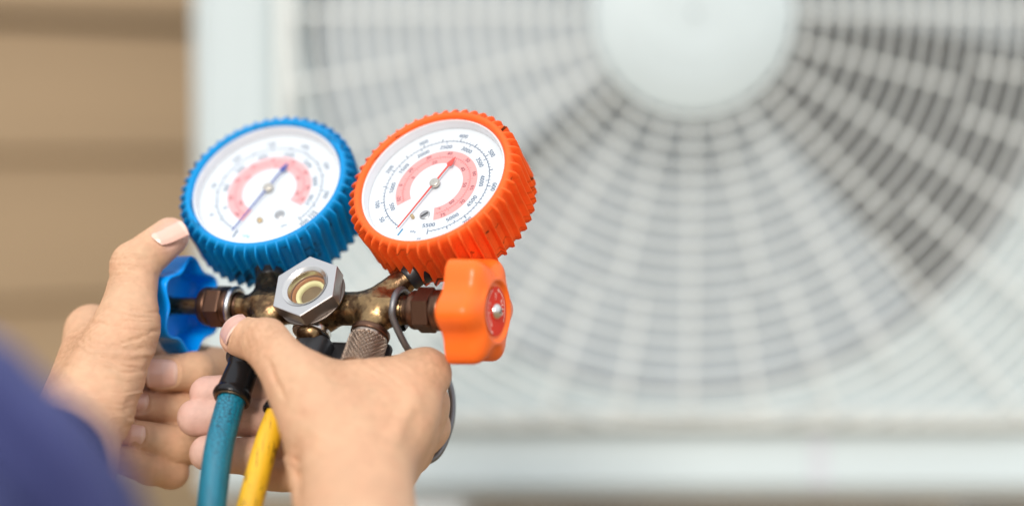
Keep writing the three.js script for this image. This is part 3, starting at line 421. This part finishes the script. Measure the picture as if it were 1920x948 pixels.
function hand(name, label, spec, lo, hi, cell) {
  const palm = spec.palm.map((c) => capsule(...c)), fingers = spec.fingers.map((f) => f.pts.slice(1).map((p, i) => capsule(f.pts[i][0], p[0], f.pts[i][1], p[1])));
  const nails = spec.nails.map((n) => { const L = n.L.clone().normalize(), N = n.N.clone().addScaledVector(L, -n.N.dot(L)).normalize(); return { ...n, L, N, T: V().crossVectors(N, L) }; });
  const base = (x, y, z) => {
    let d = 1e9; for (const c of palm) d = d > 1e8 ? capDist(c, x, y, z) : smin(d, capDist(c, x, y, z), 9);
    let out = d;
    fingers.forEach((f, i) => { let q = 1e9; for (const c of f) q = q > 1e8 ? capDist(c, x, y, z) : smin(q, capDist(c, x, y, z), 2.2); out = Math.min(out, smin(d, q, spec.fingers[i].k ?? 7)); });
    for (const b of spec.bumps ?? []) { const q = ((x - b.c.x) ** 2 + (y - b.c.y) ** 2 + (z - b.c.z) ** 2) / (b.r * b.r); if (q < 4) out -= b.h * Math.exp(-q * 1.6); }
    for (const v of spec.cords ?? []) { const q = capDist(v.c, x, y, z); if (q < 10) out -= v.h * Math.exp(-((q / v.w) ** 2)); }
    return out;
  };
  const q4 = (n, x, y, z) => { const rx = x - n.c.x, ry = y - n.c.y, rz = z - n.c.z, u = (rx * n.L.x + ry * n.L.y + rz * n.L.z) / n.len, v = (rx * n.T.x + ry * n.T.y + rz * n.T.z) / n.wid, h = rx * n.N.x + ry * n.N.y + rz * n.N.z; return [u, v, h]; };
  const f = (x, y, z) => {
    let d = base(x, y, z); if (Math.abs(d) > 6) return d;
    for (const c of spec.creases ?? []) { const rx = x - c.c.x, ry = y - c.c.y, rz = z - c.c.z, r2 = rx * rx + ry * ry + rz * rz; if (r2 > c.r * c.r) continue; const wv = (noise(x * 0.35, y * 0.35, z * 0.35) - 0.5) * 1.6, al = (rx * c.a.x + ry * c.a.y + rz * c.a.z + wv) / c.w; const sd = c.s ? sstep(-0.1, 0.6, (rx * c.s.x + ry * c.s.y + rz * c.s.z) / Math.sqrt(r2 + 1e-6)) : 1; d += c.h * Math.exp(-al * al) * sd * sstep(c.r, c.r * 0.6, Math.sqrt(r2)); }
    for (const n of nails) { const [u, v, h] = q4(n, x, y, z); if (h < -6) continue; const e = Math.pow(Math.abs(u), 3.2) + Math.pow(Math.abs(v), 3.2); if (e < 2.4 && u < 1.3) { d += 0.55 * sstep(1.25, 0.8, e); d -= 0.3 * Math.exp(-((e - 1.6) ** 2) / 0.16) * sstep(0.7, 0.2, u); } }
    return d;
  };
  let g = skin(f, lo, hi, cell);
  relief(g, (x, y, z, nx, ny, nz) => { let h = (fbm(x * 0.12, y * 0.12, z * 0.12) - 0.5) * 0.5 + (fbm(x * 0.6, y * 0.6, z * 0.6) - 0.5) * 0.12; for (const w of spec.wrinkles ?? []) { const rx = x - w.c.x, ry = y - w.c.y, rz = z - w.c.z, r = Math.hypot(rx, ry, rz); if (r > w.r) continue; const a = rx * w.a.x + ry * w.a.y + rz * w.a.z, warp = 2.4 * (noise(x * 0.13 + 5, y * 0.13, z * 0.13) - 0.5), n = Math.abs(noise((a + warp) * w.f, 3.7 + 0.06 * (rx * w.b.x + ry * w.b.y + rz * w.b.z), w.f * 9) - 0.5) * 2; h -= 1.7 * w.h * Math.pow(1 - n, 3) * sstep(w.r, w.r * 0.45, r); } return h; });
  tint(g, (x, y, z, nx, ny, nz) => {
    const a = fbm(x * 0.07 + 9, y * 0.07, z * 0.07), b = fbm(x * 0.45, y * 0.45, z * 0.45), k = 1 + 0.24 * (a - 0.5) + 0.2 * (b - 0.5); let c = [0.705, 0.425, 0.262], pk = 0;
    for (const t of spec.pink ?? []) { const r = Math.hypot(x - t.c.x, y - t.c.y, z - t.c.z); pk = Math.max(pk, t.h * sstep(t.r, t.r * 0.4, r + 6 * (b - 0.5))); }
    let tn = 0; for (const t of spec.tan ?? []) { const r = Math.hypot(x - t.c.x, y - t.c.y, z - t.c.z); tn = Math.max(tn, t.h * sstep(t.r, t.r * 0.3, r + 8 * (b - 0.5)) * sstep(0.36, 0.6, fbm(x * 0.9, y * 0.9, z * 0.9))); }
    c = [lerp(c[0], 0.79, pk), lerp(c[1], 0.5, pk), lerp(c[2], 0.415, pk)]; c = [lerp(c[0], 0.46, tn), lerp(c[1], 0.23, tn), lerp(c[2], 0.12, tn)];
    const rd = 0.14 * (fbm(x * 0.16, y * 0.16 + 30, z * 0.16) - 0.5); return [c[0] * k, c[1] * (k - rd), c[2] * (k - rd)];
  });
  g = boxUV(g, 22);
  const m = part(name, rel(g), skinMat, person, label);
  for (const n of nails) {                                                   // plates that lie in their beds
    const own = (x, y, z) => { let q = 1e9; for (const c of fingers[n.f]) q = q > 1e8 ? capDist(c, x, y, z) : smin(q, capDist(c, x, y, z), 2.2); return q; };
    const NU = 30, NV = 24, rows = [], drop = (u, v) => { const p = n.c.clone().addScaledVector(n.L, u * n.len).addScaledVector(n.T, v * n.wid).addScaledVector(n.N, 8); let t = 8; for (let k = 0; k < 60; k++) { const d = own(p.x, p.y, p.z); if (d < 0.01) break; const st = Math.min(d, 1) * 0.9; p.addScaledVector(n.N, -st); t -= st; if (t < -6) break; } return t; };
    const mid = drop(0, 0), bow = (mid - Math.max(-4, Math.min(drop(0, 0.8), drop(0, -0.8)))) / 0.64, s0 = drop(-0.7, 0) - mid, s1 = drop(0.35, 0) - mid;
    for (let i = 0; i <= NU; i++) { const row = []; for (let j = 0; j <= NV; j++) {
      const u = i / NU * 2 - 1, v = j / NV * 2 - 1, sq = Math.sqrt(Math.max(0, 1 - v * v * (u > 0 ? 0.36 : 0.3))), uu = u * sq, vv = v * Math.sqrt(1 - 0.1 * u * u) * (1 + 0.04 * u);
      const along = uu < 0 ? s0 * (uu / -0.7) ** 1.3 : s1 * (uu / 0.35) * (1 + 0.15 * uu) * 0.8, e = Math.max(Math.abs(v), u < 0 ? -u : 0);
      const h = mid + along - Math.min(bow, 3.4) * vv * vv * 0.92 - 0.1 - 0.55 * sstep(0.8, 1, e) - 0.35 * sstep(0.95, 1, u);
      const p = n.c.clone().addScaledVector(n.L, uu * n.len).addScaledVector(n.T, vv * n.wid).addScaledVector(n.N, h); row.push([p.x, p.y, p.z]); } rows.push(row); }
    const under = rows.map((r) => r.map(([x, y, z]) => [x - n.N.x * 0.45, y - n.N.y * 0.45, z - n.N.z * 0.45])).reverse();
    const g0 = sheet(rows, false), gu = sheet(under, false), shade = (g2, rev) => { const pa = g2.attributes.uv, col = []; for (let i = 0; i < pa.count; i++) { let u = pa.getY(i) * 2 - 1; if (rev) u = -u; const v = pa.getX(i) * 2 - 1, free = sstep(0.72, 0.82, u + 0.1 * (1 - v * v) - 0.08), lun = sstep(-0.58, -0.74, u + 0.35 * v * v); col.push(lerp(lerp(1, 1.04, lun), 1.06, free), lerp(lerp(1, 1.16, lun), 1.2, free), lerp(lerp(1, 1.18, lun), 1.24, free)); } g2.setAttribute('color', new THREE.Float32BufferAttribute(col, 3)); };
    shade(g0, false); shade(gu, true); part('fingernail', rel(mergeGeometries([g0, gu])), nailMat, m);
  }
  return m;
}
const P = (x, y, z, r) => [J(x, y, z), r];
// right hand: seen from the thumb side, fingers passing behind the hoses
hand('right_hand', 'right hand with thumb on the brass body', {
  palm: [
    [J(672, 1040, 100), J(664, 940, 74), 25, 21.5], [J(664, 940, 74), J(668, 860, 60), 21.5, 19],
    [J(690, 880, 58), J(798, 700, 24), 17, 9.6], [J(698, 885, 50), J(794, 757, 10), 15, 10], [J(700, 895, 46), J(802, 802, 0), 12, 8.6], [J(698, 905, 44), J(768, 850, -2), 12, 8.4],
    [J(618, 885, 62), J(571, 732, 44), 16, 12.6], [J(585, 735, 40), J(752, 724, 30), 12.5, 13], [J(622, 810, 54), J(738, 780, 38), 18, 17]],
  fingers: [
    { k: 8, pts: [P(571, 732, 44, 12.6), P(497, 642, 29, 10.2), P(449, 631, 8, 8.7)] },
    { k: 6, pts: [P(798, 700, 24, 9.6), P(640, 715, -18, 8.6), P(480, 732, -4, 8.0), P(388, 737, 1, 7.7)] },
    { k: 6, pts: [P(794, 757, 10, 10), P(640, 772, -14, 9), P(470, 782, 2, 8.5), P(366, 783, 6, 8.2)] },
    { k: 6, pts: [P(802, 802, 0, 8.6), P(640, 832, -6, 8.6), P(475, 856, 10, 8.2), P(387, 849, 14, 7.6)] },
    { k: 6, pts: [P(768, 850, -2, 8.4), P(650, 882, 2, 8.2), P(570, 892, 12, 7.4), P(508, 890, 18, 7)] }],
  nails: [{ f: 0, c: J(436, 616, 14), L: V(-0.5, 0.33, -0.8), N: V(-0.5, 0.52, 0.69), len: 6.8, wid: 7.2 }],
  bumps: [{ c: J(806, 690, 34), r: 9, h: 1.0 }, { c: J(492, 618, 38), r: 7, h: 0.9 }, { c: J(800, 800, 12), r: 8, h: 0.9 }],
  cords: [{ c: capsule(J(700, 900, 84), J(775, 745, 50), 0.5), h: 1.3, w: 3 }, { c: capsule(J(628, 880, 84), J(572, 742, 58), 0.5), h: 1.0, w: 3.2 }],
  creases: [
    { c: J(470, 632, 24), a: V(0.45, -0.2, 0.87), r: 13, w: 0.8, h: 0.45, s: V(-0.3, 0.4, 0.86) }, { c: J(478, 636, 28), a: V(0.45, -0.2, 0.87), r: 13, w: 0.7, h: 0.4, s: V(-0.3, 0.4, 0.86) },
    { c: J(452, 782, 3), a: V(1, 0, 0.1), r: 12, w: 0.9, h: 0.55, s: V(0, 0, 1) }, { c: J(447, 855, 11), a: V(0.97, 0.2, 0.1), r: 12, w: 0.9, h: 0.75, s: V(0, 0, 1) }, { c: J(440, 857, 11), a: V(0.97, 0.2, 0.1), r: 12, w: 0.7, h: 0.4, s: V(0, 0, 1) }, { c: J(462, 732, -3), a: V(1, 0, 0.1), r: 12, w: 0.9, h: 0.5, s: V(0, 0, 1) },
    { c: J(533, 838, 60), a: V(0.42, 0.9, 0.1), r: 19, w: 1.1, h: 1.5 }, { c: J(543, 862, 62), a: V(0.5, 0.86, 0.1), r: 21, w: 1.3, h: 1.9 }, { c: J(524, 812, 57), a: V(0.38, 0.92, 0.1), r: 15, w: 0.9, h: 1.0 }, { c: J(532, 825, 59), a: V(0.3, 0.95, 0.1), r: 12, w: 0.7, h: 0.7 }, { c: J(566, 905, 74), a: V(0.9, 0.2, 0), r: 20, w: 2.0, h: 1.6 },
    { c: J(520, 708, 50), a: V(0.72, 0.62, 0.2), r: 13, w: 1.0, h: 0.9 }, { c: J(528, 722, 52), a: V(0.7, 0.66, 0.2), r: 12, w: 0.8, h: 0.7 }],
  wrinkles: [{ c: J(486, 625, 36), a: V(0.6, 0.35, 0.6).normalize(), b: V(0.6, -0.6, 0), r: 15, f: 0.85, h: 0.28 }, { c: J(700, 690, 40), a: V(0.5, 0.85, 0), b: V(0.85, -0.5, 0), r: 26, f: 0.6, h: 0.18 }, { c: J(600, 800, 66), a: V(0.3, 0.95, 0), b: V(0.95, -0.3, 0), r: 34, f: 0.45, h: 0.2 }],
  pink: [{ c: J(375, 735, 4), r: 24, h: 1 }, { c: J(352, 783, 10), r: 26, h: 1 }, { c: J(375, 848, 18), r: 24, h: 1 }, { c: J(440, 640, 8), r: 14, h: 0.6 }, { c: J(470, 790, 0), r: 26, h: 0.7 }],
  tan: [{ c: J(480, 640, 36), r: 18, h: 0.35 }, { c: J(810, 690, 30), r: 16, h: 0.3 }, { c: J(535, 850, 62), r: 20, h: 0.3 }, { c: J(640, 700, 44), r: 22, h: 0.18 }, { c: J(720, 830, 60), r: 22, h: 0.15 }],
}, [-152, -150, -36], [-22, -20, 132], 0.8);
// left hand: thumb up on the blue knob, fingers folded round behind it
hand('left_hand', 'left hand with thumb raised on the blue knob', {
  palm: [
    [J(40, 905, 190), J(112, 862, 58), 27, 21], [J(112, 862, 58), J(165, 790, 32), 21, 16],
    [J(187, 742, 22), J(238, 612, 6), 15.2, 12.2], [J(158, 790, 32), J(210, 665, 10), 15, 15], [J(135, 800, 28), J(172, 622, -26), 14, 11.5], [J(130, 800, 22), J(160, 680, -28), 14, 10], [J(140, 805, 22), J(165, 735, -22), 13, 10], [J(150, 820, 22), J(180, 775, -12), 12, 10], [J(172, 742, 12), J(205, 660, -8), 15, 13]],
  fingers: [
    { k: 8, pts: [P(238, 612, 6, 12.2), P(253, 496, -8, 10.3), P(318, 443, -16, 8.6)] },
    { k: 6, pts: [P(172, 622, -26, 11), P(290, 662, -58, 9), P(410, 691, -44, 9.6), P(365, 697, -22, 8.9), P(298, 699, -13, 8.2)] },
    { k: 6, pts: [P(160, 680, -28, 10), P(400, 768, -30, 9), P(338, 768, -22, 8.3), P(257, 757, -14, 7.4)] },
    { k: 6, pts: [P(165, 735, -22, 10), P(392, 836, -24, 9), P(330, 834, -13, 8.4), P(252, 818, -4, 7.4)] },
    { k: 6, pts: [P(180, 775, -12, 10), P(320, 884, -14, 7.6), P(282, 878, -6, 7.2), P(232, 862, 2, 6.6)] }],
  nails: [
    { f: 0, c: J(311, 428, -8), L: V(0.74, 0.63, -0.2), N: V(-0.5, 0.5, 0.71), len: 7.4, wid: 6.2 }, { f: 1, c: J(303, 699, -8), L: V(-1, 0.02, 0.25), N: V(0.2, 0.1, 1), len: 7.4, wid: 6.2 },
    { f: 2, c: J(252, 755, -7), L: V(-1, 0.1, 0.3), N: V(0.25, 0.05, 1), len: 6.2, wid: 5.0 }, { f: 3, c: J(244, 816, 3), L: V(-1, 0.12, 0.3), N: V(0.25, 0.1, 1), len: 6.4, wid: 5.2 }],
  bumps: [{ c: J(226, 488, -2), r: 8, h: 1.2 }, { c: J(345, 760, -8), r: 7, h: 0.5 }, { c: J(345, 825, -4), r: 7, h: 0.5 }],
  cords: [{ c: capsule(J(120, 745, 34), J(196, 600, 8), 0.5), h: 1.0, w: 3.2 }],
  creases: [
    { c: J(228, 512, -2), a: V(-0.15, 1, 0), r: 13, w: 0.8, h: 0.45, s: V(-0.5, 0, 0.86) }, { c: J(226, 522, -2), a: V(-0.1, 1, 0), r: 13, w: 0.7, h: 0.35, s: V(-0.5, 0, 0.86) }, { c: J(290, 512, -4), a: V(0.65, 0.75, 0), r: 9, w: 1.0, h: 0.7, s: V(0.7, -0.5, 0.4) },
    { c: J(280, 585, 8), a: V(0.15, 1, 0), r: 13, w: 0.8, h: 0.55 }, { c: J(270, 628, 18), a: V(-0.25, 0.95, 0.1), r: 17, w: 0.7, h: 0.6 }, { c: J(266, 652, 20), a: V(0.12, 0.99, 0.1), r: 18, w: 0.7, h: 0.5 }, { c: J(255, 676, 24), a: V(0.2, 0.97, 0.1), r: 16, w: 0.6, h: 0.4 },
    { c: J(352, 697, -22), a: V(1, 0.1, 0), r: 12, w: 0.9, h: 0.35, s: V(0, 0, 1) }],
  wrinkles: [{ c: J(238, 660, 20), a: V(0.12, 0.99, 0), b: V(1, 0, 0), r: 30, f: 0.75, h: 0.3 }, { c: J(215, 740, 30), a: V(0.2, 0.98, 0), b: V(1, 0, 0), r: 30, f: 0.7, h: 0.28 }, { c: J(228, 500, 0), a: V(0, 1, 0), b: V(1, 0, 0), r: 14, f: 0.9, h: 0.28 }, { c: J(165, 650, 10), a: V(0.8, 0.6, 0), b: V(0.6, -0.8, 0), r: 24, f: 0.8, h: 0.22 }],
  pink: [{ c: J(330, 450, -14), r: 15, h: 0.7 }, { c: J(280, 700, -14), r: 14, h: 0.6 }, { c: J(240, 760, -9), r: 12, h: 0.5 }, { c: J(230, 820, -4), r: 12, h: 0.5 }],
  tan: [{ c: J(160, 650, 6), r: 28, h: 0.6 }, { c: J(130, 700, 16), r: 22, h: 0.5 }, { c: J(225, 510, 0), r: 14, h: 0.25 }],
}, [-262, -150, -66], [-112, 32, 132], 0.8);
// sleeve: a loose tube round the left forearm, folds across it
{
  const A = J(52, 862, 222), z = V(-0.58, -0.52, 0.62).normalize(), L = 190, d = z.clone().multiplyScalar(L), x = V().crossVectors(V(0, 1, 0), z).normalize(), y = V().crossVectors(z, x), rows = [], C = 120;
  const fold = (a, t) => 13 * Math.sin(t * 34 + 1.3 * Math.sin(a + 0.6) - 0.9) * (0.75 + 0.25 * Math.cos(a * 2 - 1.2)) * sstep(0.0, 0.08, t) + 10 * (fbm(Math.cos(a) * 1.5 + 4, Math.sin(a) * 1.5, t * 3.4) - 0.5);
  for (let i = 0; i <= 60; i++) { const t = i / 60, row = []; for (let j = 0; j < C; j++) { const a = j / C * 2 * Math.PI, r = 54 + 12 * sstep(0, 0.3, t) + fold(a, t); row.push([A.x + d.x * t + (x.x * Math.cos(a) + y.x * Math.sin(a)) * r, A.y + d.y * t + (x.y * Math.cos(a) + y.y * Math.sin(a)) * r, A.z + d.z * t + (x.z * Math.cos(a) + y.z * Math.sin(a)) * r]); } rows.push(row); }
  const inner = rows.slice(0, 8).map((r) => r.map((p, j) => { const c = [A.x, A.y, A.z]; return [0, 1, 2].map((k) => p[k] + (c[k] + d.getComponent(k) * 0 - p[k]) * 0.045); })).reverse();
  const weave = dataTex(128, 128, (u, v) => 0.5 + 0.25 * Math.sin(u * 128 * 0.785) + 0.25 * Math.sin((u + v) * 128 * 0.785));
  weave.repeat.set(12, 12);
  part('sleeve', rel(sheet(inner.concat(rows))), phys({ color: lin(0.04, 0.05, 0.165), roughness: 0.75, sheen: 0.7, sheenColor: lin(0.42, 0.45, 0.72), sheenRoughness: 0.6, bumpMap: weave, bumpScale: 0.0003, side: THREE.DoubleSide }), person, 'navy blue cotton sleeve on the left forearm');
}

renderer.render(scene, camera);
